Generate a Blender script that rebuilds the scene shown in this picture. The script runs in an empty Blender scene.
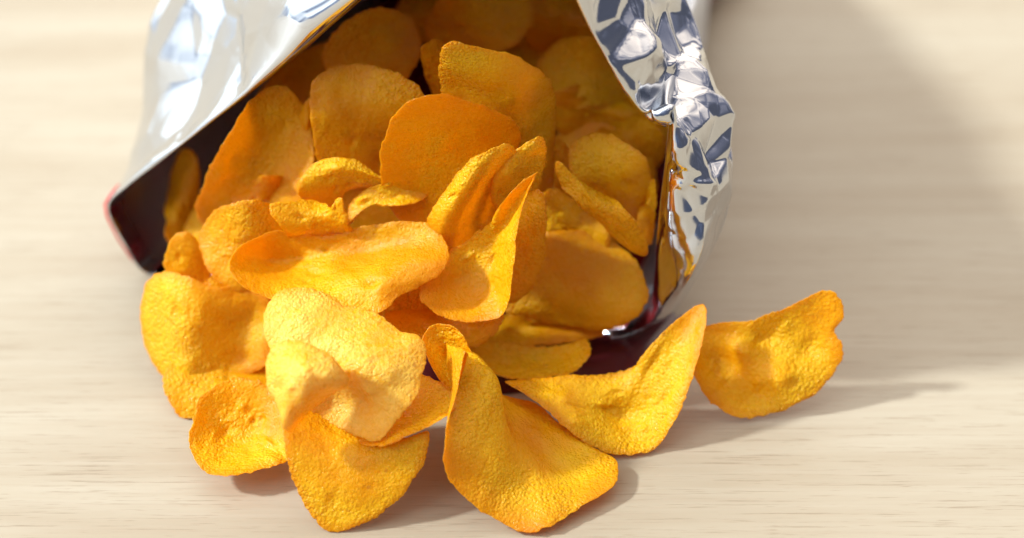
import bpy, math, random
import numpy as np
from mathutils import Vector, noise

SC = bpy.context.scene
COL = SC.collection
CM = 0.01

# ------------------------------------------------------------------ camera
PITCH = math.radians(36.0)
DIST = 0.64
LENS = 70.0
W, H = 1024.0, 538.0
cam_loc = np.array([0.0, -DIST * math.cos(PITCH), DIST * math.sin(PITCH)])
cd = bpy.data.cameras.new('camera')
cam = bpy.data.objects.new('camera', cd)
COL.objects.link(cam)
cam.location = cam_loc
cam.rotation_euler = (math.pi / 2 - PITCH, 0, 0)
cd.lens = LENS
cd.sensor_width = 36.0
cd.clip_start = 0.01
cd.clip_end = 50.0
cd.dof.use_dof = True
cd.dof.focus_distance = 0.552
cd.dof.aperture_fstop = 5.0
cd.dof.aperture_blades = 0
SC.camera = cam

# ------------------------------------------------------------------ light
SC.view_settings.view_transform = 'Standard'
SC.view_settings.look = 'None'
SC.view_settings.exposure = 0.40
SC.view_settings.gamma = 1.0

wd = bpy.data.worlds.new('World')
SC.world = wd
wd.use_nodes = True
nt = wd.node_tree
nt.nodes.clear()
N = nt.nodes.new
wo = N('ShaderNodeOutputWorld')
bg = N('ShaderNodeBackground')
tc = N('ShaderNodeTexCoord')
dotn = N('ShaderNodeVectorMath'); dotn.operation = 'DOT_PRODUCT'
nrmz = N('ShaderNodeVectorMath'); nrmz.operation = 'NORMALIZE'
nt.links.new(tc.outputs['Generated'], nrmz.inputs[0])
nt.links.new(nrmz.outputs[0], dotn.inputs[0])
dotn.inputs[1].default_value = Vector((-0.38, 0.50, 0.78)).normalized()
ramp = N('ShaderNodeValToRGB')
cr = ramp.color_ramp
cr.elements[0].position = 0.30
cr.elements[0].color = (0.045, 0.055, 0.085, 1)
cr.elements[1].position = 1.0
cr.elements[1].color = (1.10, 1.08, 1.06, 1)
e = cr.elements.new(0.46); e.color = (0.10, 0.12, 0.19, 1)
e = cr.elements.new(0.56); e.color = (0.40, 0.41, 0.45, 1)
e = cr.elements.new(0.72); e.color = (0.90, 0.87, 0.84, 1)
nz = N('ShaderNodeTexNoise')
nz.inputs['Scale'].default_value = 4.2
nz.inputs['Detail'].default_value = 2.0
nt.links.new(tc.outputs['Generated'], nz.inputs['Vector'])
ma = N('ShaderNodeMath'); ma.operation = 'MULTIPLY_ADD'
nt.links.new(nz.outputs['Fac'], ma.inputs[0])
ma.inputs[1].default_value = 1.05
ma.inputs[2].default_value = -0.105
ad = N('ShaderNodeMath'); ad.operation = 'MULTIPLY_ADD'
nt.links.new(dotn.outputs['Value'], ad.inputs[0])
ad.inputs[1].default_value = 0.5
nt.links.new(ma.outputs[0], ad.inputs[2])
nt.links.new(ad.outputs[0], ramp.inputs[0])
# cooler daylight from the left, warmer room on the right
sepx = N('ShaderNodeSeparateXYZ')
nt.links.new(nrmz.outputs[0], sepx.inputs[0])
tint = N('ShaderNodeValToRGB')
tint.color_ramp.elements[0].position = 0.15; tint.color_ramp.elements[0].color = (0.86, 0.95, 1.0, 1)
tint.color_ramp.elements[1].position = 0.75; tint.color_ramp.elements[1].color = (1.0, 0.88, 0.76, 1)
mpx = N('ShaderNodeMath'); mpx.operation = 'MULTIPLY_ADD'
nt.links.new(sepx.outputs['X'], mpx.inputs[0]); mpx.inputs[1].default_value = 0.5; mpx.inputs[2].default_value = 0.5
nt.links.new(mpx.outputs[0], tint.inputs[0])
mlt = N('ShaderNodeMix'); mlt.data_type = 'RGBA'; mlt.blend_type = 'MULTIPLY'; mlt.inputs[0].default_value = 1.0
nt.links.new(ramp.outputs[0], mlt.inputs[6]); nt.links.new(tint.outputs[0], mlt.inputs[7])
nt.links.new(mlt.outputs[2], bg.inputs[0])
bg.inputs[1].default_value = 1.85
nt.links.new(bg.outputs[0], wo.inputs[0])

SUN_EL, SUN_AZ = math.radians(40), math.radians(-2)
sd = bpy.data.lights.new('key_light', 'SUN')
sd.energy = 4.2
sd.angle = math.radians(5.0)
sd.color = (0.88, 0.97, 1.0)
sun = bpy.data.objects.new('key_light', sd)
COL.objects.link(sun)
tr = Vector((math.cos(SUN_EL) * math.cos(SUN_AZ), -math.cos(SUN_EL) * math.sin(SUN_AZ), -math.sin(SUN_EL)))
sun.rotation_euler = tr.to_track_quat('-Z', 'Y').to_euler()
sun.location = (-0.8, 0.2, 0.7)


def area(name, loc, target, size, power, color):
    l = bpy.data.lights.new(name, 'AREA')
    l.shape = 'RECTANGLE'
    l.size, l.size_y = size
    l.energy = power
    l.color = color
    o = bpy.data.objects.new(name, l)
    COL.objects.link(o)
    o.location = loc
    o.rotation_euler = (Vector(target) - Vector(loc)).to_track_quat('-Z', 'Y').to_euler()
    return o


area('fill_light', (-0.9, -0.7, 0.9), (0, 0, 0.03), (0.5, 0.4), 4.0, (0.93, 0.96, 1.0))  # added lamp, for soft fill and something bright in the foil

# ------------------------------------------------------------------ pixel -> world
FPX = LENS / 36.0 * W
FWD = np.array([0, math.cos(PITCH), -math.sin(PITCH)])
UP = np.array([0, math.sin(PITCH), math.cos(PITCH)])
RT = np.array([1.0, 0, 0])


def ray(px, py):
    v = FWD + RT * ((px - W / 2) / FPX) + UP * ((H / 2 - py) / FPX)
    return v / np.linalg.norm(v)


def at(px, py, z, d=0.0):
    """point seen at the pixel, z cm above the table, then d cm nearer"""
    r = ray(px, py)
    t = (z * CM - cam_loc[2]) / r[2]
    return cam_loc + r * (t - d * CM)


def on_plane(px, py, p0, n):
    r = ray(px, py)
    t = np.dot(p0 - cam_loc, n) / np.dot(r, n)
    return cam_loc + r * t


# ------------------------------------------------------------------ materials
def newmat(name):
    m = bpy.data.materials.new(name)
    m.use_nodes = True
    t = m.node_tree
    b = t.nodes['Principled BSDF']
    return m, t, b


def nd(t, kind, **kw):
    n = t.nodes.new(kind)
    for k, v in kw.items():
        if k.startswith('i_'):
            key = k[2:].replace('_', ' ')
            n.inputs[key].default_value = v
        else:
            setattr(n, k, v)
    return n


def mixrgb(t, fac, a, b, mode='MIX'):
    m = t.nodes.new('ShaderNodeMix')
    m.data_type = 'RGBA'
    m.blend_type = mode
    for sock, val in ((m.inputs[0], fac), (m.inputs[6], a), (m.inputs[7], b)):
        if isinstance(val, bpy.types.NodeSocket):
            t.links.new(val, sock)
        else:
            sock.default_value = val
    return m.outputs[2]


def ramp_node(t, src, stops):
    r = t.nodes.new('ShaderNodeValToRGB')
    c = r.color_ramp
    while len(c.elements) > 1:
        c.elements.remove(c.elements[-1])
    c.elements[0].position, c.elements[0].color = stops[0][0], stops[0][1]
    for p, col in stops[1:]:
        q = c.elements.new(p)
        q.color = col
    t.links.new(src, r.inputs[0])
    return r.outputs[0]


def g(v):
    return (v, v, v, 1)


def chip_material(name, base, pale, brown, seed):
    m, t, b = newmat(name)
    co = nd(t, 'ShaderNodeTexCoord')
    oi = nd(t, 'ShaderNodeObjectInfo')
    mp = nd(t, 'ShaderNodeVectorMath', operation='MULTIPLY_ADD')
    t.links.new(oi.outputs['Random'], mp.inputs[0])
    mp.inputs[1].default_value = (3.0, 5.0, 7.0)
    t.links.new(co.outputs['Object'], mp.inputs[2])
    V = mp.outputs[0]
    n1 = nd(t, 'ShaderNodeTexNoise', i_Scale=70.0, i_Detail=4.0, i_Roughness=0.6)
    t.links.new(V, n1.inputs['Vector'])
    n2 = nd(t, 'ShaderNodeTexNoise', i_Scale=800.0, i_Detail=3.0, i_Roughness=0.65)
    t.links.new(V, n2.inputs['Vector'])
    n3 = nd(t, 'ShaderNodeTexNoise', i_Scale=1700.0, i_Detail=2.0, i_Roughness=0.6)
    t.links.new(V, n3.inputs['Vector'])
    vo = nd(t, 'ShaderNodeTexVoronoi', i_Scale=190.0)
    t.links.new(V, vo.inputs['Vector'])
    f1 = ramp_node(t, n1.outputs['Fac'], [(0.40, g(0)), (0.60, g(1))])
    f2 = ramp_node(t, n2.outputs['Fac'], [(0.38, g(0)), (0.66, g(1))])
    c = mixrgb(t, f1, base, pale)
    mm = nd(t, 'ShaderNodeMath', operation='MULTIPLY')
    t.links.new(f2, mm.inputs[0]); mm.inputs[1].default_value = 0.8
    c = mixrgb(t, mm.outputs[0], c, (pale[0] * 1.06, pale[1] * 1.13, pale[2] * 1.5, 1))
    # toasted rim (a vertex attribute that follows the cut edge of the slice)
    at_ = nd(t, 'ShaderNodeAttribute', attribute_name='rim')
    rm = nd(t, 'ShaderNodeMath', operation='MULTIPLY')
    t.links.new(at_.outputs['Fac'], rm.inputs[0])
    r2 = ramp_node(t, n1.outputs['Fac'], [(0.3, g(0.25)), (0.7, g(0.95))])
    t.links.new(r2, rm.inputs[1])
    c = mixrgb(t, rm.outputs[0], c, brown)
    # toasted patches
    n4 = nd(t, 'ShaderNodeTexNoise', i_Scale=34.0, i_Detail=2.0)
    t.links.new(V, n4.inputs['Vector'])
    f4 = ramp_node(t, n4.outputs['Fac'], [(0.50, g(0)), (0.66, g(0.6))])
    c = mixrgb(t, f4, c, brown)
    # small dark specks
    sp = ramp_node(t, vo.outputs['Distance'], [(0.0, g(0.55)), (0.09, g(0.35)), (0.13, g(0))])
    vc = nd(t, 'ShaderNodeSeparateColor')
    t.links.new(vo.outputs['Color'], vc.inputs[0])
    gt = nd(t, 'ShaderNodeMath', operation='GREATER_THAN')
    t.links.new(vc.outputs[0], gt.inputs[0]); gt.inputs[1].default_value = 0.86
    n5 = nd(t, 'ShaderNodeTexNoise', i_Scale=1100.0, i_Detail=2.0)
    t.links.new(V, n5.inputs['Vector'])
    f5 = ramp_node(t, n5.outputs['Fac'], [(0.52, g(0)), (0.66, g(0.65))])
    f6 = ramp_node(t, n4.outputs['Fac'], [(0.30, g(1)), (0.60, g(0.12))])
    m6 = nd(t, 'ShaderNodeMath', operation='MULTIPLY')
    t.links.new(f5, m6.inputs[0]); t.links.new(f6, m6.inputs[1])
    c = mixrgb(t, m6.outputs[0], c, (min(pale[0] * 1.03, 0.97), pale[1] * 1.18, pale[2] * 2.2 + 0.01, 1))  # pale flecks: oily sparkle painted into the colour
    sm = nd(t, 'ShaderNodeMath', operation='MULTIPLY')
    t.links.new(sp, sm.inputs[0]); t.links.new(gt.outputs[0], sm.inputs[1])
    c = mixrgb(t, sm.outputs[0], c, (0.28, 0.10, 0.02, 1))
    t.links.new(c, b.inputs['Base Color'])
    rr = ramp_node(t, n2.outputs['Fac'], [(0.36, g(0.12)), (0.62, g(0.42))])
    t.links.new(rr, b.inputs['Roughness'])
    b.inputs['IOR'].default_value = 1.42
    b.inputs['Subsurface Weight'].default_value = 0.12
    b.inputs['Subsurface Radius'].default_value = (1.0, 0.6, 0.12)
    b.inputs['Subsurface Scale'].default_value = 0.0016
    # pebbly fry bubbles: domes between cell borders, strong in patches, absent elsewhere
    v2 = nd(t, 'ShaderNodeTexVoronoi', i_Scale=1150.0)
    t.links.new(V, v2.inputs['Vector'])
    v3 = nd(t, 'ShaderNodeTexVoronoi', i_Scale=480.0)
    t.links.new(V, v3.inputs['Vector'])
    msk = ramp_node(t, n4.outputs['Fac'], [(0.38, g(1.3)), (0.60, g(0.12))])
    pa1 = nd(t, 'ShaderNodeMath', operation='MULTIPLY'); t.links.new(v3.outputs['Distance'], pa1.inputs[0]); pa1.inputs[1].default_value = -0.8
    pa2 = nd(t, 'ShaderNodeMath', operation='SUBTRACT'); t.links.new(pa1.outputs[0], pa2.inputs[0]); t.links.new(v2.outputs['Distance'], pa2.inputs[1])
    pa3 = nd(t, 'ShaderNodeMath', operation='MULTIPLY'); t.links.new(pa2.outputs[0], pa3.inputs[0]); t.links.new(msk, pa3.inputs[1])
    peb = pa3.outputs[0]
    bump_c = None
    for src, st, ds in ((n1.outputs['Fac'], 0.4, 0.0026), (peb, 1.0, 0.00036), (n2.outputs['Fac'], 0.9, 0.00036), (n3.outputs['Fac'], 0.8, 0.0003)):
        bp = nd(t, 'ShaderNodeBump', i_Strength=st, i_Distance=ds)
        t.links.new(src, bp.inputs['Height'])
        if bump_c is not None:
            t.links.new(bump_c, bp.inputs['Normal'])
        bump_c = bp.outputs[0]
    t.links.new(bump_c, b.inputs['Normal'])
    tl = nd(t, 'ShaderNodeBsdfTranslucent')
    tl.inputs['Color'].default_value = (0.96, 0.48, 0.002, 1)
    t.links.new(bump_c, tl.inputs['Normal'])
    mx = nd(t, 'ShaderNodeMixShader')
    mx.inputs[0].default_value = 0.5
    out = t.nodes['Material Output']
    t.links.new(b.outputs[0], mx.inputs[1])
    t.links.new(tl.outputs[0], mx.inputs[2])
    t.links.new(mx.outputs[0], out.inputs['Surface'])
    return m


CHIP = [
    chip_material('golden_potato_crisp', (0.93, 0.49, 0.001, 1), (0.95, 0.60, 0.010, 1), (0.76, 0.26, 0.001, 1), 0),
    chip_material('pale_potato_crisp', (0.93, 0.56, 0.010, 1), (0.95, 0.72, 0.10, 1), (0.88, 0.45, 0.005, 1), 1),
    chip_material('shaded_golden_potato_crisp', (0.87, 0.39, 0.001, 1), (0.91, 0.52, 0.004, 1), (0.70, 0.25, 0.001, 1), 2),  # darker copy of golden: shade inside the bag put into its colour
]


def wood_material():
    m, t, b = newmat('pale_ash_wood')
    co = nd(t, 'ShaderNodeTexCoord')

    def stretched(sx, sy, scale, detail=4.0, rough=0.6, dist=0.0):
        mp = nd(t, 'ShaderNodeMapping')
        mp.inputs['Scale'].default_value = (sx, sy, 1)
        mp.inputs['Rotation'].default_value = (0, 0, math.radians(1.0))
        t.links.new(co.outputs['Object'], mp.inputs['Vector'])
        n = nd(t, 'ShaderNodeTexNoise', i_Scale=scale, i_Detail=detail, i_Roughness=rough, i_Distortion=dist)
        t.links.new(mp.outputs[0], n.inputs['Vector'])
        return n.outputs['Fac']
    big = stretched(0.25, 1.6, 9.0, 4.0, 0.55, 1.6)
    mid = stretched(0.03, 1.0, 300.0, 4.0, 0.6, 0.35)
    fine = stretched(0.028, 1.0, 1000.0, 4.0, 0.75, 0.1)
    fb = ramp_node(t, big, [(0.35, g(0)), (0.65, g(1))])
    c = mixrgb(t, fb, (0.300, 0.243, 0.170, 1), (0.352, 0.302, 0.226, 1))
    fm = ramp_node(t, mid, [(0.36, g(0.22)), (0.5, g(0))])
    c = mixrgb(t, fm, c, (0.27, 0.205, 0.138, 1))
    ff = ramp_node(t, fine, [(0.34, g(0.8)), (0.43, g(0))])
    c = mixrgb(t, ff, c, (0.20, 0.145, 0.09, 1))
    pores = stretched(0.05, 1.0, 1700.0, 2.0, 0.6, 0.0)
    fp = ramp_node(t, pores, [(0.27, g(0.7)), (0.35, g(0))])
    c = mixrgb(t, fp, c, (0.20, 0.14, 0.085, 1))
    fl = ramp_node(t, mid, [(0.56, g(0)), (0.72, g(0.22))])
    c = mixrgb(t, fl, c, (0.41, 0.357, 0.285, 1))
    t.links.new(c, b.inputs['Base Color'])
    b.inputs['Roughness'].default_value = 0.5
    bp = nd(t, 'ShaderNodeBump', i_Strength=0.25, i_Distance=0.0004)
    t.links.new(fine, bp.inputs['Height'])
    t.links.new(bp.outputs[0], b.inputs['Normal'])
    return m


WOOD = wood_material()


def foil_material():
    m, t, b = newmat('metallised_foil')
    co = nd(t, 'ShaderNodeTexCoord')
    n = nd(t, 'ShaderNodeTexNoise', i_Scale=45.0, i_Detail=3.0, i_Roughness=0.5)
    t.links.new(co.outputs['Object'], n.inputs['Vector'])
    b.inputs['Metallic'].default_value = 1.0
    b.inputs['Base Color'].default_value = (0.63, 0.655, 0.70, 1)
    ins = nd(t, 'ShaderNodeAttribute', attribute_name='inside')
    rf = ramp_node(t, ins.outputs['Fac'], [(0.0, g(0.12)), (1.0, g(0.55))])
    t.links.new(rf, b.inputs['Roughness'])
    bp = nd(t, 'ShaderNodeBump', i_Strength=0.15, i_Distance=0.002)
    t.links.new(n.outputs['Fac'], bp.inputs['Height'])
    t.links.new(bp.outputs[0], b.inputs['Normal'])
    return m


FOIL = foil_material()


def film_material():
    """printed outer film: white with a red printed band round the mouth and under side"""
    m, t, b = newmat('printed_film')
    a = nd(t, 'ShaderNodeAttribute', attribute_name='red')
    c = mixrgb(t, a.outputs['Fac'], (0.80, 0.78, 0.79, 1), (0.20, 0.014, 0.016, 1))
    t.links.new(c, b.inputs['Base Color'])
    b.inputs['Roughness'].default_value = 0.25
    b.inputs['Coat Weight'].default_value = 0.3
    return m


FILM = film_material()
REDFILM, _t, _b = newmat('red_film')
_b.inputs['Base Color'].default_value = (0.55, 0.06, 0.05, 1)
_b.inputs['Roughness'].default_value = 0.3
MAROON, _t, _b = newmat('maroon_film')
_b.inputs['Base Color'].default_value = (0.06, 0.008, 0.011, 1)
_b.inputs['Roughness'].default_value = 0.22


# ------------------------------------------------------------------ helpers
def mesh_obj(name, verts, faces, mat, parent=None, smooth=True, attrs=None):
    me = bpy.data.meshes.new(name)
    me.from_pydata([tuple(v) for v in verts], [], faces)
    me.update()
    if attrs:
        for k, vals in attrs.items():
            la = me.attributes.new(k, 'FLOAT', 'POINT')
            la.data.foreach_set('value', np.asarray(vals, dtype=np.float32))
    if smooth:
        me.polygons.foreach_set('use_smooth', [True] * len(me.polygons))
    me.materials.append(mat)
    o = bpy.data.objects.new(name, me)
    COL.objects.link(o)
    if parent:
        o.parent = parent
        o.matrix_parent_inverse = parent.matrix_world.inverted()
    return o


def tps(src, dst, q, reg=1e-6):
    """thin plate spline R2 -> Rk through src->dst, evaluated at q"""
    def U(r2):
        return 0.5 * r2 * np.log(np.maximum(r2, 1e-18))
    n = len(src)
    K = U(((src[:, None] - src[None]) ** 2).sum(-1)) + reg * np.eye(n)
    P = np.hstack([np.ones((n, 1)), src])
    A = np.zeros((n + 3, n + 3))
    A[:n, :n] = K; A[:n, n:] = P; A[n:, :n] = P.T
    Y = np.zeros((n + 3, dst.shape[1])); Y[:n] = dst
    w = np.linalg.solve(A, Y)
    Q = U(((q[:, None] - src[None]) ** 2).sum(-1))
    return Q @ w[:n] + np.hstack([np.ones((len(q), 1)), q]) @ w[n:]


def closed_spline(P, m):
    """centripetal-ish closed Catmull-Rom, resampled evenly to m points"""
    P = np.asarray(P, float)
    n = len(P)
    out = []
    for i in range(n):
        p0, p1, p2, p3 = P[i - 1], P[i], P[(i + 1) % n], P[(i + 2) % n]
        for s in np.linspace(0, 1, 16, endpoint=False):
            out.append(0.5 * ((2 * p1) + (-p0 + p2) * s + (2 * p0 - 5 * p1 + 4 * p2 - p3) * s * s
                              + (-p0 + 3 * p1 - 3 * p2 + p3) * s ** 3))
    out = np.array(out)
    seg = np.linalg.norm(np.roll(out, -1, 0) - out, axis=1)
    cum = np.concatenate([[0], np.cumsum(seg)])
    tt = np.linspace(0, cum[-1], m, endpoint=False)
    ext = np.vstack([out, out[:1]])
    return np.stack([np.interp(tt, cum, ext[:, k]) for k in range(ext.shape[1])], 1)


chip_seed = [11]


def chip(label, py0, z0, k, pts, inner=(), bulge=0.0, mat=0, curl=None, rough=1.0, group=None, hi=False, blister=0):
    """One crisp. pts: its outline as (px, py, nearness in cm), inner: extra points on its surface.
    The slice is a disc bent through these points in space, with real thickness."""
    chip_seed[0] += 1
    rng = np.random.RandomState(chip_seed[0])
    if curl is None and not inner:
        curl = (rng.uniform(0.25, 0.5) * (1.7 if group and 'deep' in group else 1.0) * rng.choice([-1, 1]), rng.uniform(0, math.pi))
    if curl:
        cx_, cy_ = np.mean([p[0] for p in pts]), np.mean([p[1] for p in pts])
        pts = [(p[0], p[1], (p[2] if len(p) > 2 else 0) + curl[0] * math.cos(2 * (math.atan2(p[1] - cy_, p[0] - cx_) - curl[1]))) for p in pts]
    off = rng.rand(3) * 50
    w3 = lambda p: at(p[0], p[1], z0 + k * (py0 - p[1]), p[2] if len(p) > 2 else 0.0)
    P3 = np.array([w3(p) for p in pts])
    nb = 56
    B = closed_spline(P3, nb)
    # parameter disc: angle by arc length
    ang = -np.arange(nb) / nb * 2 * math.pi
    S = np.stack([np.cos(ang), np.sin(ang)], 1)
    src, dst = S, B
    if bulge:
        q = np.array([[0.0, 0.0]] + [[0.5 * math.cos(a), 0.5 * math.sin(a)] for a in np.arange(6) / 6 * 2 * math.pi])
        base = tps(src, dst, q)
        vdir = cam_loc - base
        vdir /= np.linalg.norm(vdir, axis=1)[:, None]
        amt = np.array([1.0] + [0.75] * 6)[:, None] * bulge * CM
        if not inner:
            src = np.vstack([src, q]); dst = np.vstack([dst, base + vdir * amt])
    if inner:
        # where each inner point lies on the disc: inverse of the flat picture of the outline
        flat = np.array([[np.dot(b - cam_loc, RT), np.dot(b - cam_loc, UP)] for b in B]) * 100
        I3 = np.array([w3(p) for p in inner])
        fi = np.array([[np.dot(b - cam_loc, RT), np.dot(b - cam_loc, UP)] for b in I3]) * 100
        st = tps(flat, S, fi, reg=1e-3)
        r = np.linalg.norm(st, axis=1)
        st = st / np.maximum(1, r / 0.9)[:, None]
        src = np.vstack([src, st]); dst = np.vstack([dst, I3])
    NR, NA = (46, 190) if hi else (26, 110)
    rr = (np.arange(1, NR + 1) / NR) ** 0.9
    aa = -np.arange(NA) / NA * 2 * math.pi
    q = [[0, 0]]
    for r in rr:
        for a in aa:
            q.append([r * math.cos(a), r * math.sin(a)])
    q = np.array(q)
    X = tps(src, dst, q, reg=2e-4)
    faces = []
    for j in range(NA):
        faces.append((0, 1 + j, 1 + (j + 1) % NA))
    for i in range(NR - 1):
        a0, b0 = 1 + i * NA, 1 + (i + 1) * NA
        for j in range(NA):
            j2 = (j + 1) % NA
            faces.append((a0 + j, b0 + j, b0 + j2, a0 + j2))
    # normals of the mid surface
    tri = np.array([f if len(f) == 3 else (f[0], f[1], f[2]) for f in faces])
    fn = np.cross(X[tri[:, 1]] - X[tri[:, 0]], X[tri[:, 2]] - X[tri[:, 0]])
    vn = np.zeros_like(X)
    for f, nn in zip(faces, fn):
        for v in f:
            vn[v] += nn
    vn /= np.maximum(np.linalg.norm(vn, axis=1), 1e-12)[:, None]
    R = np.linalg.norm(q, axis=1)
    # waviness, blisters, fine relief, ragged edge
    bl = [(rng.uniform(-0.65, 0.65), rng.uniform(-0.65, 0.65), rng.uniform(0.06, 0.19), rng.choice([-1, 1, 1]) * rng.uniform(0.5, 1.1)) for _ in range(5 + blister)]
    hts = np.zeros(len(X)); fine = np.zeros(len(X)); th = np.zeros(len(X))
    for i in range(len(X)):
        p = Vector(X[i] * 100 + off)
        a = noise.noise(p * 0.55) * 0.9 + noise.noise(p * 1.4) * 0.42 + noise.noise(p * 3.1) * 0.16
        hts[i] = a * 0.11 * CM * rough
        fine[i] = (noise.noise(p * 7.0) * 0.5 + noise.noise(p * 15.0) * 0.36 + noise.noise(p * 28.0) * 0.25) * 0.02 * CM * rough
        th[i] = noise.noise(p * 2.0 + Vector((9, 3, 1)))
    for bx, by, br, bh in bl:
        dd = ((q[:, 0] - bx) ** 2 + (q[:, 1] - by) ** 2) / br ** 2
        hts += np.exp(-dd * 1.2) * bh * 0.09 * CM * rough
    X = X + vn * (hts + fine)[:, None]
    # ragged rim: shift outer rings along the outward direction
    cen = X[0]
    last = 1 + (NR - 1) * NA
    outw = X[last:last + NA] - X[last - NA:last]
    outw /= np.maximum(np.linalg.norm(outw, axis=1), 1e-9)[:, None]
    for j in range(NA):
        p = Vector(X[last + j] * 100 + off)
        e1 = noise.noise(p * 1.3) * 0.07 + noise.noise(p * 4.5) * 0.05 + noise.noise(p * 11) * 0.045
        for ri, wgt in ((NR - 1, 1.0), (NR - 2, 0.7), (NR - 3, 0.35)):
            X[1 + ri * NA + j] += outw[j] * e1 * CM * wgt
    T = (0.024 + 0.006 * th) * CM * np.where(R > 0.97, 0.4, np.where(R > 0.92, 0.8, 1.0))
    T = T * (1 + 0.2 * np.exp(-((R - 0.93) / 0.05) ** 2))
    top = X + vn * T[:, None]
    bot = X - vn * T[:, None]
    # rounded rim ring
    rim = X[last:] + outw * 0.018 * CM
    n0 = len(X)
    V = np.vstack([top, bot, rim])
    F = list(faces) + [tuple(n0 + v for v in reversed(f)) for f in faces]
    for j in range(NA):
        j2 = (j + 1) % NA
        F.append((last + j, 2 * n0 + j, 2 * n0 + j2, last + j2))
        F.append((2 * n0 + j, n0 + last + j, n0 + last + j2, 2 * n0 + j2))
    rimv = np.clip((R - 0.84) / 0.16, 0, 1) ** 1.5
    rimv = np.concatenate([rimv, rimv, np.ones(NA)])
    # keep it on or above the table
    V[:, 2] = np.maximum(V[:, 2], 0.0004)
    c = V.mean(0)
    o = mesh_obj('potato_chip', V - c, F, CHIP[mat], attrs={'rim': rimv})
    o.location = c
    o['label'] = label
    o['category'] = 'potato chip'
    o['group'] = group or 'chips spilling out of the open bag'
    return o


# ------------------------------------------------------------------ table
xs = [-1.6, 1.6]
tb = mesh_obj('table_top', [(-1.6, -0.9, 0), (1.6, -0.9, 0), (1.6, 2.4, 0), (-1.6, 2.4, 0),
                            (-1.6, -0.9, -0.03), (1.6, -0.9, -0.03), (1.6, 2.4, -0.03), (-1.6, 2.4, -0.03)],
              [(0, 1, 2, 3), (7, 6, 5, 4), (0, 4, 5, 1), (1, 5, 6, 2), (2, 6, 7, 3), (3, 7, 4, 0)], WOOD, smooth=False)
tb['kind'] = 'structure'

# ------------------------------------------------------------------ bag
pa = at(150, 272, 0)
pb = at(640, 345, 0)
along = (pb - pa) / np.linalg.norm(pb - pa)
back = np.array([-along[1], along[0], 0.0])          # into the bag
lean = math.radians(-9)
nrm = np.cross(along, np.array([0, 0, 1.0]) * math.cos(lean) + back * math.sin(lean))
nrm /= np.linalg.norm(nrm)


def mouth(px, py, b=0.0):
    """point on the leaning plane of the mouth, b cm further into the bag"""
    return on_plane(px, py, pa + back * b * CM, nrm)


#        mouth fold       cuff edge (px, py, how far behind the mouth plane)
RIM = [
    ((152, 273, 0.0), (147, 274, 0.0)),
    ((128, 240, 0.0), (124, 240, 0.1)),
    ((112, 205, 0.0), (108, 204, 0.4)),
    ((131, 183, 0.0), (124, 180, 1.2)),
    ((180, 147, 0.0), (138, 150, 2.4)),
    ((232, 107, 0.0), (146, 108, 3.8)),
    ((295, 55, 0.0), (152, 50, 5.0)),
    ((352, 3, 0.0), (175, -20, 6.0)),
    ((420, -60, 0.3), (300, -110, 5.5)),
    ((500, -85, 0.3), (500, -170, 4.5)),
    ((552, -40, 0.0), (640, -80, 5.5)),
    ((590, 35, 0.0), (688, 5, 4.8)),
    ((637, 112, 0.0), (707, 62, 3.8)),
    ((668, 108, 0.2), (721, 112, 3.2)),
    ((666, 165, 0.1), (732, 160, 2.0)),
    ((659, 230, 0.0), (726, 215, 1.2)),
    ((654, 290, 0.0), (703, 266, 0.5)),
    ((644, 322, 0.0), (664, 318, 0.2)),
    ((600, 352, 0.0), (596, 358, 0.1)),
    ((520, 352, 0.0), (520, 362, 0.0)),
    ((420, 336, 0.0), (420, 346, 0.0)),
    ((300, 312, 0.0), (300, 320, 0.0)),
    ((210, 289, 0.0), (210, 294, 0.0)),
]
M = np.array([mouth(*m) for m, s in RIM])
S = np.array([mouth(*s) for m, s in RIM])
for A_ in (M, S):
    A_[:, 2] = np.maximum(A_[:, 2], 0.0006)
S[-5:, 2] = 0.0012
cen = M.mean(0)


def shifted(R_, b, sx, sz, hmax=None):
    """ring moved b cm into the bag and scaled about the middle"""
    out = []
    mid = R_.mean(0)
    for p in R_:
        q = p - mid
        s = np.dot(q, along)
        bb = np.dot(q, back)
        z = p[2] * sz
        if hmax:
            z = min(z, hmax * CM)
        o_ = mid + along * s * sx + back * (bb * 0.4 + b * CM)
        o_[2] = max(z, 0.0008)
        out.append(o_)
    return np.array(out)


inner_rows = [shifted(M, 24, 0.70, 0.03), shifted(M, 18, 0.80, 0.42), shifted(M, 11, 0.88, 0.72), shifted(M, 4, 0.95, 0.93), M * 0.93 + shifted(M, 2.0, 1.0, 0.99) * 0.07]


def lerp_rows(a, b, t):
    return a * (1 - t) + b * t


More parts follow.
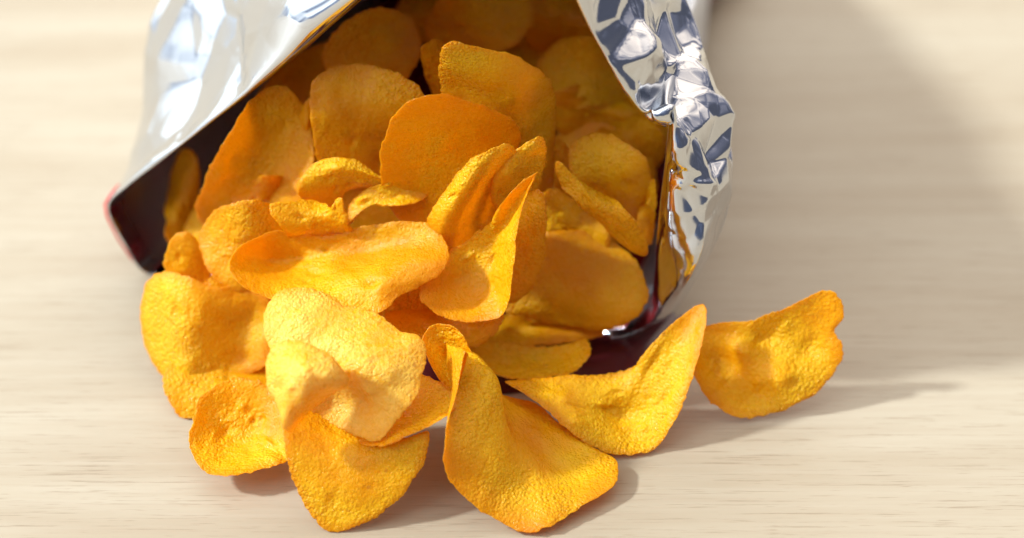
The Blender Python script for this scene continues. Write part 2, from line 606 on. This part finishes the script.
def bag_sheet(rows, name, nu, nv_list, mat, parent, crumple=None, attrs_fn=None, thick=0.0003):
    """rows: closed control rings; each span between rings gets nv rows (Catmull-Rom both ways)"""
    rings = [closed_spline_param(r, nu) for r in rows]
    G_ = []
    V_ = []
    n = len(rings)
    for i in range(n - 1):
        p0 = rings[max(i - 1, 0)]; p1 = rings[i]; p2 = rings[i + 1]; p3 = rings[min(i + 2, n - 1)]
        for s in np.linspace(0, 1, nv_list[i], endpoint=(i == n - 2)):
            v = 0.5 * ((2 * p1) + (-p0 + p2) * s + (2 * p0 - 5 * p1 + 4 * p2 - p3) * s * s + (-p0 + 3 * p1 - 3 * p2 + p3) * s ** 3)
            if i == n - 2 or True:
                G_.append(v); V_.append(i + s)
    G_ = np.array(G_)
    nv = len(G_)
    du = np.roll(G_, -1, 1) - np.roll(G_, 1, 1)
    dv = np.gradient(G_, axis=0)
    nn = np.cross(du, dv)
    nn /= np.maximum(np.linalg.norm(nn, axis=2), 1e-12)[..., None]
    if crumple is not None:
        h = crumple(G_, np.array(V_), nu)
        G_ = G_ + nn * h[..., None]
    G_[..., 2] = np.maximum(G_[..., 2], 0.0005)
    verts = G_.reshape(-1, 3)
    F = []
    for i in range(nv - 1):
        for j in range(nu):
            j2 = (j + 1) % nu
            F.append((i * nu + j, i * nu + j2, (i + 1) * nu + j2, (i + 1) * nu + j))
    at_ = attrs_fn(G_, np.array(V_)) if attrs_fn else None
    loc = np.array(parent.location)
    o = mesh_obj(name, verts - loc, F, mat, None, attrs=at_)
    o.parent = parent
    sm = o.modifiers.new('thickness', 'SOLIDIFY')
    sm.thickness = thick
    sm.offset = 0
    return o


def closed_spline_param(P, m):
    """closed Catmull-Rom sampled evenly in the control index, so rings correspond"""
    n = len(P)
    u = np.arange(m) / m * n
    i = np.floor(u).astype(int)
    s = (u - i)[:, None]
    p0, p1, p2, p3 = P[(i - 1) % n], P[i % n], P[(i + 1) % n], P[(i + 2) % n]
    return 0.5 * ((2 * p1) + (-p0 + p2) * s + (2 * p0 - 5 * p1 + 4 * p2 - p3) * s * s + (-p0 + 3 * p1 - 3 * p2 + p3) * s ** 3)


def facets(seed, cell):
    """crumpled sheet: difference of two nearest-seed squared distances, continuous and piecewise flat"""
    rng = np.random.RandomState(seed)

    def nearest(x, sd_):
        out = np.empty(len(x))
        for i in range(0, len(x), 4000):
            q_ = x[i:i + 4000]
            out[i:i + 4000] = ((q_ ** 2).sum(1)[:, None] + (sd_ ** 2).sum(1)[None] - 2 * q_ @ sd_.T).min(1)
        return out

    def f(X):
        x = X.reshape(-1, 3) * 100 / cell
        lo, hi = x.min(0) - 0.5, x.max(0) + 0.5
        n = int(np.prod(hi - lo) * 0.9) + 4
        n = min(n, 2600)
        A_ = lo + rng.rand(n, 3) * (hi - lo)
        B_ = lo + rng.rand(n, 3) * (hi - lo)
        return ((nearest(x, B_) - nearest(x, A_)) * cell).reshape(X.shape[:-1])
    return f


fa = facets(4, 2.3)
fb_ = facets(9, 0.85)
fc = facets(21, 4.5)
fd_ = facets(33, 0.5)


def crumple_inner(G_, V_, nu):
    u = np.arange(nu) / nu * len(RIM)
    vv = V_[:, None]
    # the cuff lies beyond ring 4 (the mouth fold)
    cuff = np.clip((vv - 4.05) / 0.45, 0, 1)
    right = np.clip(1 - np.abs(u[None] - 13.2) / 4.2, 0, 1) ** 0.5
    left = np.clip(1 - np.abs(u[None] - 6.0) / 4.0, 0, 1) ** 0.7
    inside = np.clip((3.9 - vv) / 1.0, 0.0, 1.0)
    low = np.clip((G_[..., 2] - 0.004) / 0.01, 0, 1)
    A1, B1, C1 = fa(G_), fb_(G_), fc(G_)
    right = right * np.where(u[None] > 14.2, np.clip(1 - (u[None] - 14.2) / 1.6, 0.3, 1), 1.0) * np.clip((vv.max() - vv) / 0.35, 0.03, 1)
    h = cuff * right * (A1 * 0.19 + B1 * 0.21 + fd_(G_) * 0.08) * CM
    h = h + cuff * left * (C1 * 0.13 + A1 * 0.07) * CM
    h = h - inside * np.abs(C1 * 0.08 + A1 * 0.04) * CM * low * INS
    return h


INS = 1.0
bag = bpy.data.objects.new('chip_bag', None)
COL.objects.link(bag)
bag.location = (float(cen[0]), float(cen[1] + 0.12), 0.0)
bag['label'] = 'open foil lined chip bag lying on its side on the pale wooden table'
bag['category'] = 'bag'

half = lerp_rows(M, S, 0.5)
bulge_ = [0, 0, 0, 0, .2, .4, .5, .5, .5, .6, .7, .8, .9, 1.0, 1.5, 2.0, 1.6, .4, 0, 0, 0, 0, 0]
for i_, t_ in ((13, .6), (14, .74), (15, .84), (16, .84)):
    half[i_] = M[i_] * (1 - t_) + S[i_] * t_
half = half + np.array([(-back * 0.9 + np.array([0, 0, 0.4])) * b_ * CM for b_ in bulge_])
lining = bag_sheet(inner_rows + [half, S], 'foil_lining', 640, [6, 10, 16, 20, 40, 60], FOIL, bag, crumple_inner, lambda G_, V_: {'inside': np.repeat(np.clip((4.0 - V_) / 0.6, 0, 1), G_.shape[1])})
lining['label'] = 'crinkled silver foil lining turned out round the mouth'

S2 = S.copy()
outer_rows = [S2, shifted(S2, 3.0, 1.0, 0.97), shifted(S2, 10, 1.0, 0.92), shifted(S2, 18, 0.96, 0.72), shifted(S2, 25, 0.88, 0.16), shifted(S2, 28, 0.88, 0.01)]
mids = S2.mean(0)
for i_, (sh_, c_) in enumerate(((0, 0), (0.9, 0.07), (2.4, 0.16), (3.0, 0.18), (3.2, 0.1), (3.2, 0.1))):
    for p_ in outer_rows[i_]:
        w_ = min(1.0, (p_[2] * 100 + 1) / 6.0)
        s_ = np.dot(p_ - mids, along)
        p_ -= along * (sh_ * CM + s_ * c_) * w_


def crumple_outer(G_, V_, nu):
    amp = np.clip(V_ / 0.5, 0, 1)[:, None]
    low = np.clip(G_[..., 2] / 0.01, 0, 1)
    return amp * low * (fc(G_) * 0.10) * CM


def red_fn(G_, V_):
    z = G_[..., 2] * 100
    r = np.clip((1.6 - z) / 0.15, 0, 1)
    return {'red': r.reshape(-1)}


# red printed edge of the film showing beside the lower left corner
ed = [mouth(146, 277, -.1), mouth(131, 258, -.1), mouth(118, 239, -.1), mouth(107, 217, -.05), mouth(105, 205, .1), mouth(111, 194, .3), mouth(119, 184, .7)]
ev, ef = [], []
for i_, p_ in enumerate(ed):
    for a_ in range(8):
        w_ = 2 * math.pi * a_ / 8
        q_ = p_ + (along * math.cos(w_) + np.array([0, 0, 1.0]) * math.sin(w_)) * (0.0005 if 0 < i_ < 6 else 0.0002)
        q_[2] = max(q_[2], 0.0003)
        ev.append(q_ - np.array(bag.location))
for i_ in range(len(ed) - 1):
    for a_ in range(8):
        b_ = (a_ + 1) % 8
        ef.append((i_ * 8 + a_, i_ * 8 + b_, i_ * 8 + 8 + b_, i_ * 8 + 8 + a_))
edge_ = mesh_obj('printed_edge', ev, ef, REDFILM, None)
edge_.parent = bag
# the slit front edge of the underside, spread on the table in front of the mouth
fl = [((672, 316), .25, (694, 312), .1), ((652, 332), .3, (676, 340), .05), ((628, 346), .3, (650, 364), .05), ((598, 358), .3, (612, 378), .05), ((560, 366), .25, (570, 386), .05),
      ((510, 372), .2, (510, 394), .05), ((460, 372), .15, (456, 398), .05), ((400, 360), .1, (400, 385), .05), ((330, 340), .1, (330, 360), .05)]
fv, ff_ = [], []
for a_, za, b_, zb in fl:
    A3 = at(a_[0], a_[1], za); B3 = at(b_[0], b_[1], zb)
    back3 = A3 + back * 2.0 * CM; back3[2] = 0.0012
    for q_ in (back3, A3, A3 * 0.6 + B3 * 0.4, A3 * 0.25 + B3 * 0.75, B3):
        fv.append(q_ - np.array(bag.location))
for i_ in range(len(fl) - 1):
    for j_ in range(4):
        ff_.append((i_ * 5 + j_, i_ * 5 + 5 + j_, i_ * 5 + 6 + j_, i_ * 5 + 1 + j_))
flap = mesh_obj('front_flap', fv, ff_, MAROON, None)
flap.parent = bag
sm_ = flap.modifiers.new('thickness', 'SOLIDIFY'); sm_.thickness = 0.0003
flap.modifiers.new('smooth', 'SUBSURF').render_levels = 2

skin = bag_sheet(outer_rows, 'outer_film', 300, [14, 18, 20, 18, 6], FILM, bag, crumple_outer, red_fn)

# ------------------------------------------------------------------ chips
exec_chips = None
#CHIPS
G1 = 'chips lying on the table in front of the bag'
G2 = 'chips heaped in the mouth of the bag'
G3 = 'chips deep inside the bag'

chip('broad golden chip resting alone at the far right of the pile, casting a long shadow', 417, 0.15, 0.026,
     [(696, 330, -.4), (735, 322, -.3), (775, 312, -.1), (808, 297, .1), (827, 290, .2), (840, 300, .2), (843, 318, .1), (834, 330, -.1),
      (842, 346, -.1), (836, 368, -.2), (815, 393, -.1), (785, 409, 0), (745, 417, .1), (714, 405, .2), (697, 380, .3), (690, 352, .1)],
     inner=[(720, 360, -.5), (742, 352, -.1), (778, 380, .1), (760, 340, -.5), (810, 345, -.4), (755, 395, -.3)], group=G1, hi=True)
chip('saddle shaped chip with its tall right wing pointing up beside the bag edge', 454, 0.1, 0.020,
     [(505, 382, .2), (533, 380, 0), (568, 376, -.2), (602, 375, -.4), (630, 369, -.3), (641, 356, 0), (665, 331, .3), (688, 311, .4), (705, 304, .5),
      (704, 331, .7), (693, 375, .6), (679, 411, .3), (657, 446, 0), (646, 453, .0), (617, 454, .1), (595, 448, .3), (572, 433, .5), (546, 411, .5), (524, 395, .4)],
     inner=[(590, 405, -.1), (620, 415, -.55), (655, 385, -.1), (640, 430, -.3), (560, 398, .2)], mat=0, group=G1, hi=True, blister=3)
chip('large front chip folded to a sharp spike, its rounded tip curling up behind', 532, 0.1, 0.017,
     [(467, 353, 1.7), (453, 408, 1.25), (446, 435, 1.2), (445, 458, 1.05), (449, 478, .8), (470, 501, .4), (500, 523, .1), (525, 532, 0), (545, 529, .1), (570, 513, -.1),
      (590, 500, -.3), (614, 484, -.6), (616, 459, -1.2), (598, 448, -1.5), (560, 424, -1.9), (533, 401, -2.2), (506, 396, -1.9), (488, 386, -1.2), (478, 366, -.5),
      (469, 345, 0), (460, 331, .1), (446, 325, 0), (430, 328, -.1), (422, 340, -.1), (429, 362, .1), (440, 380, .3), (455, 393, .5), (461, 375, 1.2)],
     inner=[(478, 420, .7), (490, 470, .3), (510, 432, -.2), (535, 435, -1.2), (560, 470, -1.0), (580, 480, -.8), (530, 495, -.3), (450, 352, .4)], mat=0, group=G1, hi=True)
chip('smooth deep yellow chip standing upright at the bottom edge of the pile', 531, 0.05, 0.027,
     [(286, 430, -.5), (297, 408, -1.5), (322, 408, -1.9), (350, 420, -1.6), (380, 434, -1.2), (405, 438, -.8), (428, 432, -.6), (425, 455, -.5), (415, 478, -.3), (395, 503, -.1),
      (365, 522, 0), (335, 531, 0), (320, 525, 0), (305, 505, 0), (293, 475, -.1), (286, 448, -.2)],
     bulge=.3, curl=(0, 0), mat=0, rough=.6, group=G1, hi=True)
chip('pale bubbled chip curling down over the top of the smooth upright chip', 432, 3.0, 0.020,
     [(267, 360, .1), (276, 345, .2), (300, 341, .3), (322, 351, .4), (338, 366, .5), (347, 382, .3), (336, 393, -.3), (318, 406, -.5), (302, 420, -.5),
      (291, 431, -.2), (283, 428, .1), (277, 404, .1), (268, 388, 0), (265, 372, 0)],
     inner=[(298, 368, .9), (318, 378, .9), (295, 400, .6), (332, 378, .85), (305, 405, .4)], mat=1, rough=.7, group=G1, hi=True)
chip('widest pale blistered chip at the middle of the heap with a shaded lower half', 440, 2.7, 0.014,
     [(265, 332, 0), (267, 312, 0), (280, 292, .1), (305, 288, .1), (328, 296, .1), (346, 308, .1), (370, 311, .1), (386, 320, .1), (402, 333, .1), (418, 336, .1),
      (425, 352, .1), (423, 376, .1), (415, 396, .1), (402, 412, 0), (388, 430, -.3), (375, 440, -.5), (350, 431, -.8), (318, 414, -.8), (295, 398, -.3), (275, 362, 0)],
     inner=[(320, 340, .3), (370, 345, .4), (395, 370, .45), (350, 375, .4), (372, 410, -.35), (340, 405, -.8), (385, 392, .15), (300, 320, .35)], mat=1, group=G1, hi=True, blister=5)
chip('thin flat chip poking out right below the widest blistered chip', 446, 2.3, 0.012,
     [(335, 405, -2.0), (360, 384, -2.2), (400, 370, -1.4), (432, 378, -.6), (452, 391, -.3), (459, 404, -.1), (440, 421, .1), (410, 436, .1), (382, 446, 0), (352, 437, -.9)],
     bulge=-.2, curl=(0, 0), mat=0, group=G1)
chip('cupped chip with a bright upturned lower rim at the lower left of the pile', 475, 0.35, 0.017,
     [(191, 430, .1), (197, 405, 0), (212, 388, -.1), (235, 378, -.2), (258, 382, -.2), (274, 396, -.2), (282, 415, -.1), (287, 440, 0), (288, 461, .3), (262, 469, .5),
      (235, 475, .6), (212, 474, .5), (197, 463, .4), (190, 447, .2)],
     inner=[(235, 425, -.5), (240, 448, -.45), (215, 420, -.4), (262, 430, -.5)], mat=0, group=G1, hi=True, blister=4)
chip('tall deep yellow chip forming the left outer edge of the pile', 390, 0.3, 0.026,
     [(140, 318, -.8), (143, 292, -.8), (152, 277, -.6), (168, 271, -.2), (188, 278, .1), (210, 286, 0), (240, 288, -.2), (268, 299, -.2), (273, 330, -.1), (270, 362, -.1),
      (242, 377, -.2), (215, 388, -.1), (190, 391, 0), (167, 380, -.3), (149, 356, -.7)],
     inner=[(172, 325, .2), (192, 320, .4), (215, 330, .05), (245, 325, -.35), (235, 355, -.3), (185, 365, .3)], mat=0, group=G1, hi=True)
chip('chip mostly buried beneath the left outer chip, only its lower edge showing', 421, 0.1, 0.018,
     [(164, 378, -.2), (185, 355, -.6), (230, 350, -.8), (265, 365, -.8), (280, 385, -.6), (262, 402, -.4), (225, 408, -.2), (203, 420, 0), (187, 421, 0), (172, 406, 0)],
     bulge=.2, mat=0, group=G1)
chip('upright rounded chip peeking above the left outer chip beside the dark bag wall', 305, 1.6, 0.030,
     [(164, 270, .5), (167, 250, .6), (176, 236, .6), (188, 233, .6), (199, 243, .5), (208, 264, .3), (214, 292, 0), (212, 318, -.6), (190, 318, -.6), (170, 292, .1)],
     bulge=.35, curl=(0, 0), mat=0, group=G2)
chip('long saddle shaped chip lying across the heap, left half shaded and right half sunlit', 312, 4.0, 0.014,
     [(228, 268, .3), (236, 250, .1), (256, 238, -.1), (276, 231, -.3), (296, 232, -.5), (318, 236, -.6), (338, 235, -.5), (358, 228, -.3), (380, 224, -.1), (400, 222, .1),
      (422, 222, .2), (438, 230, .3), (447, 246, .3), (447, 262, .3), (436, 277, .2), (415, 289, .1), (396, 296, .1), (387, 309, .1), (374, 313, .1), (345, 308, 0), (310, 302, .1), (270, 297, .2), (243, 288, .4)],
     inner=[(270, 262, -1.1), (310, 266, -1.0), (375, 252, -.5), (350, 280, -.1), (385, 282, .35), (420, 262, .35), (410, 240, -.1)], mat=0, group=G2, hi=True, blister=3)
chip('blurred amber chip leaning behind the shaded end of the long saddle chip', 292, 2.6, 0.030,
     [(200, 240, 0), (206, 222, 0), (220, 208, 0), (240, 201, 0), (258, 200, 0), (275, 208, 0), (294, 228, -.2), (300, 255, -.4), (265, 292, -.4), (232, 290, -.2), (208, 268, 0)],
     bulge=.3, mat=2, group=G2)
chip('bright chip with a small upright point above the middle of the long saddle chip', 248, 4.3, 0.034,
     [(270, 207, -.1), (288, 202, -.1), (318, 201, -.1), (333, 209, -.1), (337, 198, 0), (343, 200, 0), (347, 222, 0), (354, 235, -.1), (342, 248, -.2), (305, 248, -.3), (282, 228, -.1)],
     bulge=.2, mat=0, group=G2)
chip('tightly arched chip bending over like a hook in the centre left of the mouth', 215, 5.0, 0.032,
     [(299, 192, 0), (303, 175, 0), (315, 162, 0), (335, 156, 0), (353, 160, .1), (370, 171, .2), (392, 180, .2), (418, 181, .1), (420, 188, .1), (392, 190, -.2), (366, 187, -.3), (346, 192, -.3), (338, 206, -.4), (315, 208, -.3)],
     inner=[(335, 170, .4), (320, 185, .1), (375, 181, .1)], mat=0, group=G2)
chip('short chip sloping down right beneath the hooked chip', 240, 4.6, 0.030,
     [(348, 225, 0), (358, 212, 0), (372, 204, .1), (398, 205, .1), (423, 199, 0), (430, 186, -.2), (415, 178, -.3), (390, 180, -.4), (365, 190, -.4), (350, 205, -.2)],
     bulge=.1, mat=0, group=G2)
chip('wide rounded amber chip standing upright at the centre of the mouth', 232, 4.7, 0.035,
     [(380, 160, 0), (388, 127, 0), (404, 106, 0), (424, 97, 0), (446, 96, 0), (472, 102, 0), (497, 112, -.1), (515, 125, -.2), (521, 140, -.3), (508, 160, -.5), (480, 190, -.6), (450, 215, -.5), (425, 232, -.4), (400, 220, -.3), (384, 195, -.1)],
     bulge=-.25, mat=2, rough=.7, group=G2)
chip('large bent chip arching over to the right behind the rounded amber chip', 205, 4.3, 0.040,
     [(444, 42, -.2), (476, 46, -.1), (510, 54, -.1), (533, 65, -.2), (548, 79, -.4), (556, 98, -.7), (556, 125, -.9), (553, 160, -.9), (550, 195, -.9), (530, 210, -.6), (505, 180, -.4), (470, 150, -.5), (448, 120, -.5), (440, 80, -.4)],
     inner=[(500, 85, .3), (530, 110, .1), (480, 110, .1)], mat=0, group=G2)
chip('narrow upright chip edge left of the large bent chip', 110, 6.6, 0.036,
     [(421, 52, 0), (430, 41, 0), (441, 41, 0), (451, 58, -.1), (457, 84, -.2), (455, 108, -.3), (438, 110, -.2), (428, 85, -.1)],
     bulge=.2, mat=0, group=G2)
chip('curved chip with a bright jagged left edge, behind the deep scooped chip', 256, 4.3, 0.036,
     [(427, 222, -.1), (437, 201, -.1), (448, 187, -.1), (459, 171, -.1), (470, 160, -.1), (490, 150, -.1), (514, 147, -.3), (522, 175, -1.5), (512, 215, -1.9), (484, 243, -1.4), (450, 254, -.3), (438, 246, 0)],
     inner=[(442, 230, .35), (452, 212, .4), (464, 190, .35), (480, 172, .15), (490, 195, -1.3), (472, 222, -1.0)], mat=0, group=G2, hi=True)
chip('thin curled chip wedged between the jagged edged chip and the deep scooped chip', 225, 5.1, 0.036,
     [(491, 184, .1), (496, 170, .1), (510, 156, .1), (527, 144, 0), (542, 138, -.1), (546, 160, -.5), (536, 195, -.8), (520, 222, -.8), (503, 226, -.5), (494, 206, 0)],
     inner=[(504, 178, .3), (518, 160, .2), (512, 200, -.6)], mat=0, group=G2)
chip('deep scooped chip with a bright turned up right rim below the mouth centre', 321, 3.3, 0.028,
     [(539, 171, .3), (528, 192, .4), (520, 218, .5), (517, 240, .6), (515, 262, .6), (512, 287, .5), (508, 306, .4), (498, 318, .3), (478, 321, .2), (455, 320, .2), (435, 314, .2),
      (421, 298, .1), (424, 275, -.3), (442, 255, -.8), (468, 240, -1.), (488, 225, -.7), (500, 206, 0), (516, 187, .2), (529, 177, .3)],
     inner=[(495, 250, -.8), (498, 232, -.7), (478, 265, -1.0), (452, 280, -.8), (478, 300, -.5), (499, 282, -.4), (505, 213, -.3)], mat=0, group=G2, hi=True)
chip('smooth chip standing just right of the bright rim of the deep scooped chip', 305, 3.0, 0.032,
     [(538, 192, -.3), (546, 206, -.3), (546, 230, -.3), (544, 262, -.3), (531, 288, -.3), (512, 304, -.3), (498, 290, -.6), (500, 250, -.8), (515, 205, -.6)],
     bulge=.25, mat=2, group=G2)
chip('large smooth oval chip on the right floor of the bag mouth', 330, 1.3, 0.027,
     [(507, 311, -.1), (515, 280, -.4), (530, 250, -.4), (547, 234, -.2), (570, 231, -.1), (597, 234, 0), (623, 248, 0), (641, 267, 0), (648, 288, 0), (645, 308, 0), (630, 321, 0), (604, 330, 0), (578, 328, 0), (549, 322, 0), (524, 315, 0)],
     bulge=.35, mat=2, rough=.7, group=G2, hi=True)
chip('amber chip directly above the large smooth oval chip', 252, 3.1, 0.030,
     [(543, 196, 0), (555, 190, 0), (572, 197, 0), (592, 206, 0), (604, 219, 0), (610, 238, -.1), (600, 258, -.3), (565, 260, -.4), (542, 245, -.3)],
     bulge=.3, mat=2, group=G2)
chip('chip seen edge on as a thick curved band sloping down towards the right foil wall', 262, 3.5, 0.034,
     [(556, 162, -.2), (567, 168, 0), (586, 185, .1), (610, 200, .1), (632, 215, .1), (646, 238, 0), (646, 256, 0), (634, 254, 0), (618, 240, .1), (600, 222, .0), (575, 200, -.1), (558, 182, -.2)],
     bulge=.35, mat=2, group=G2)
chip('rounded mottled chip propped between the curved band chip and the right foil wall', 225, 4.0, 0.033,
     [(568, 160, 0), (574, 144, 0), (588, 135, 0), (606, 134, 0), (627, 142, 0), (645, 158, 0), (652, 180, 0), (650, 205, -.1), (640, 222, -.2), (618, 215, -.3), (592, 195, -.3), (573, 178, -.1)],
     bulge=.35, mat=2, group=G2)
chip('sliver of chip pressed against the foil beside the rounded mottled chip', 245, 3.4, 0.036,
     [(636, 225, -.3), (643, 200, -.2), (650, 183, -.2), (656, 181, -.2), (656, 212, -.2), (652, 240, -.2), (642, 243, -.3)],
     bulge=.1, mat=2, group=G2)
chip('low oval chip lying at the lip of the bag behind the saddle shaped chip', 379, 0.9, 0.014,
     [(466, 343, -.2), (488, 341, -.4), (510, 343, -.5), (537, 347, -.5), (556, 346, -.4), (572, 343, -.2), (584, 339, 0), (591, 345, .1), (591, 355, .2), (583, 366, .2), (567, 374, .2), (548, 378, .2), (525, 379, .2), (505, 377, .1), (490, 371, 0), (476, 361, -.1)],
     inner=[(520, 358, -.5), (550, 360, -.4), (570, 357, -.2), (530, 369, -.1)], mat=0, group=G1, hi=True)
chip('orange chip under the deep scooped chip, curving towards the folded front chip', 346, 2.2, 0.020,
     [(384, 322, -.2), (396, 303, -.3), (422, 296, -.5), (460, 300, -.6), (502, 312, -.4), (498, 328, -.1), (480, 344, 0), (455, 347, 0), (425, 340, 0), (400, 338, 0)],
     bulge=.15, mat=2, group=G2)
chip('dark chip hidden in the shade between the low oval chip and the smooth oval chip', 348, 0.7, 0.018,
     [(478, 335, 0), (500, 315, -.2), (540, 312, -.3), (580, 322, -.2), (604, 334, 0), (580, 341, .1), (540, 346, .1), (500, 348, .1)],
     bulge=.2, mat=2, group=G2)
chip('dark orange chip under the sunlit end of the long saddle chip', 345, 2.0, 0.022,
     [(350, 310, 0), (380, 280, -.4), (420, 270, -.6), (450, 290, -.5), (440, 325, -.2), (415, 338, 0), (385, 330, 0)],
     bulge=.2, mat=2, group=G2)
chip('dim chip filling the gap right of the tall left outer chip', 345, 1.4, 0.024,
     [(200, 300, -.4), (220, 270, -.5), (260, 262, -.6), (300, 285, -.5), (310, 330, -.4), (285, 360, -.2), (240, 345, -.2)],
     bulge=.2, mat=2, group=G2)
# deeper in the bag, out of focus
chip('vertical blurred chip standing against the dark left wall inside the bag', 250, 0.9, 0.026,
     [(165, 222, 0), (168, 190, 0), (176, 160, 0), (187, 149, 0), (197, 158, 0), (199, 190, 0), (194, 225, 0), (184, 245, 0), (171, 243, 0)],
     bulge=.3, mat=2, group=G3)
chip('big blurred brown chip leaning inside the left half of the bag', 232, 3.2, 0.034,
     [(196, 205, 0), (212, 165, 0), (236, 122, 0), (262, 93, 0), (288, 88, 0), (306, 112, 0), (314, 155, 0), (304, 196, 0), (275, 222, 0), (240, 235, 0), (208, 232, 0)],
     bulge=-.3, mat=2, group=G3)
chip('large blurred chip behind the hooked chip, left of the rounded amber chip', 190, 4.6, 0.034,
     [(312, 85, 0), (335, 66, 0), (372, 66, 0), (405, 78, 0), (426, 100, 0), (420, 135, 0), (398, 165, 0), (360, 190, 0), (325, 175, 0), (312, 130, 0)],
     bulge=.3, mat=2, group=G3)
chip('blurred round chip near the top left of the opening under the white foil flap', 85, 6.6, 0.034,
     [(322, 60, 0), (335, 32, 0), (362, 13, 0), (392, 8, 0), (414, 24, 0), (421, 52, 0), (404, 80, 0), (365, 88, 0), (335, 82, 0)],
     bulge=.2, mat=0, group=G3)
chip('faint chip at the very top centre of the dark opening', 55, 7.0, 0.034,
     [(425, 25, 0), (448, -8, 0), (490, -20, 0), (525, -10, 0), (532, 20, 0), (510, 48, 0), (465, 55, 0), (435, 48, 0)],
     bulge=.2, mat=2, group=G3)
chip('faint chip high in the opening beside the upper right foil edge', 45, 6.8, 0.034,
     [(520, 10, 0), (545, -12, 0), (580, -10, 0), (600, 18, 0), (595, 42, 0), (565, 52, 0), (530, 45, 0)],
     bulge=.2, mat=2, group=G3)
chip('paler blurred chip with a curved top right of the large bent chip', 100, 5.8, 0.030,
     [(537, 75, 0), (546, 52, 0), (564, 40, 0), (590, 37, 0), (615, 43, 0), (634, 58, 0), (645, 82, 0), (625, 102, 0), (585, 108, 0), (550, 100, 0)],
     bulge=.3, mat=2, group=G3)
chip('flat blurred chip below the paler curved chip near the right foil tear', 140, 4.7, 0.026,
     [(550, 100, 0), (575, 86, 0), (610, 82, 0), (650, 90, 0), (672, 110, 0), (668, 140, -.1), (630, 148, -.2), (585, 145, -.2), (555, 128, 0)],
     bulge=.2, mat=2, group=G3)
chip('small round blurred chip beside the corner of the torn foil lip', 172, 4.1, 0.028,
     [(594, 138, 0), (605, 122, 0), (625, 114, 0), (648, 117, 0), (664, 134, 0), (664, 160, 0), (645, 172, -.2), (610, 165, -.2)],
     bulge=.3, mat=2, group=G3)
chip('shadowed chip lying behind the vertical blurred chip on the left', 258, 1.6, 0.022,
     [(185, 235, 0), (200, 205, -.2), (235, 195, -.3), (262, 215, -.3), (262, 250, -.2), (235, 275, 0), (200, 268, 0)],
     bulge=.1, mat=2, group=G3)
chip('dark chip filling the centre gap behind the hooked chip', 225, 3.2, 0.026,
     [(285, 210, 0), (300, 150, 0), (350, 140, 0), (410, 150, 0), (425, 200, 0), (390, 245, 0), (320, 245, 0)],
     bulge=.1, mat=2, group=G3)
chip('dark chip at the back between the large bent chip and the paler curved chip', 130, 4.3, 0.026,
     [(470, 80, 0), (490, 20, 0), (550, 5, 0), (600, 30, 0), (610, 80, 0), (580, 125, 0), (510, 130, 0)],
     bulge=.1, mat=2, group=G3)
chip('dark chip behind the band shaped chip on the right', 215, 2.8, 0.026,
     [(540, 160, 0), (565, 130, 0), (610, 125, 0), (650, 150, 0), (655, 200, 0), (630, 240, 0), (570, 235, 0)],
     bulge=.1, mat=2, group=G3)
chip('dark chip in the upper left shadow of the opening', 150, 4.0, 0.028,
     [(250, 110, 0), (290, 60, 0), (340, 40, 0), (370, 70, 0), (360, 140, 0), (320, 180, 0), (265, 170, 0)],
     bulge=.1, mat=2, group=G3)

chip('thin arc shaped chip edge between the large bent chip and the curved band chip', 205, 3.6, 0.034,
     [(548, 150, .1), (556, 140, .1), (566, 146, .1), (576, 162, 0), (580, 182, -.2), (570, 196, -.4), (556, 188, -.4), (549, 170, -.1)],
     bulge=.4, mat=2, group=G2)
chip('narrow chip lying edge up across the dark gap under the paler blurred chip', 122, 5.2, 0.030,
     [(552, 108, .1), (575, 98, .2), (605, 98, .2), (632, 106, .1), (645, 118, 0), (625, 124, -.3), (590, 120, -.4), (562, 120, -.2)],
     bulge=.3, mat=0, group=G3)
chip('small curled chip nested at the foot of the big blurred brown chip', 212, 3.9, 0.030,
     [(232, 200, .1), (244, 184, .2), (265, 176, .2), (288, 180, .1), (300, 194, 0), (292, 206, -.3), (262, 200, -.4), (245, 208, -.2)],
     bulge=.4, mat=2, group=G3)
chip('bent chip edge rising between the two large blurred chips on the left', 165, 4.9, 0.034,
     [(294, 150, .1), (298, 122, .2), (306, 102, .2), (315, 98, .1), (320, 118, 0), (318, 148, -.2), (312, 172, -.3), (300, 172, -.1)],
     bulge=.35, mat=2, group=G3)
chip('chip lying flat at the back under the top of the foil, between two faint chips', 40, 6.2, 0.030,
     [(395, 20, 0), (405, -5, 0), (432, -15, 0), (455, 0, 0), (452, 30, -.1), (425, 42, -.2), (402, 38, -.1)],
     bulge=.3, mat=2, group=G3)
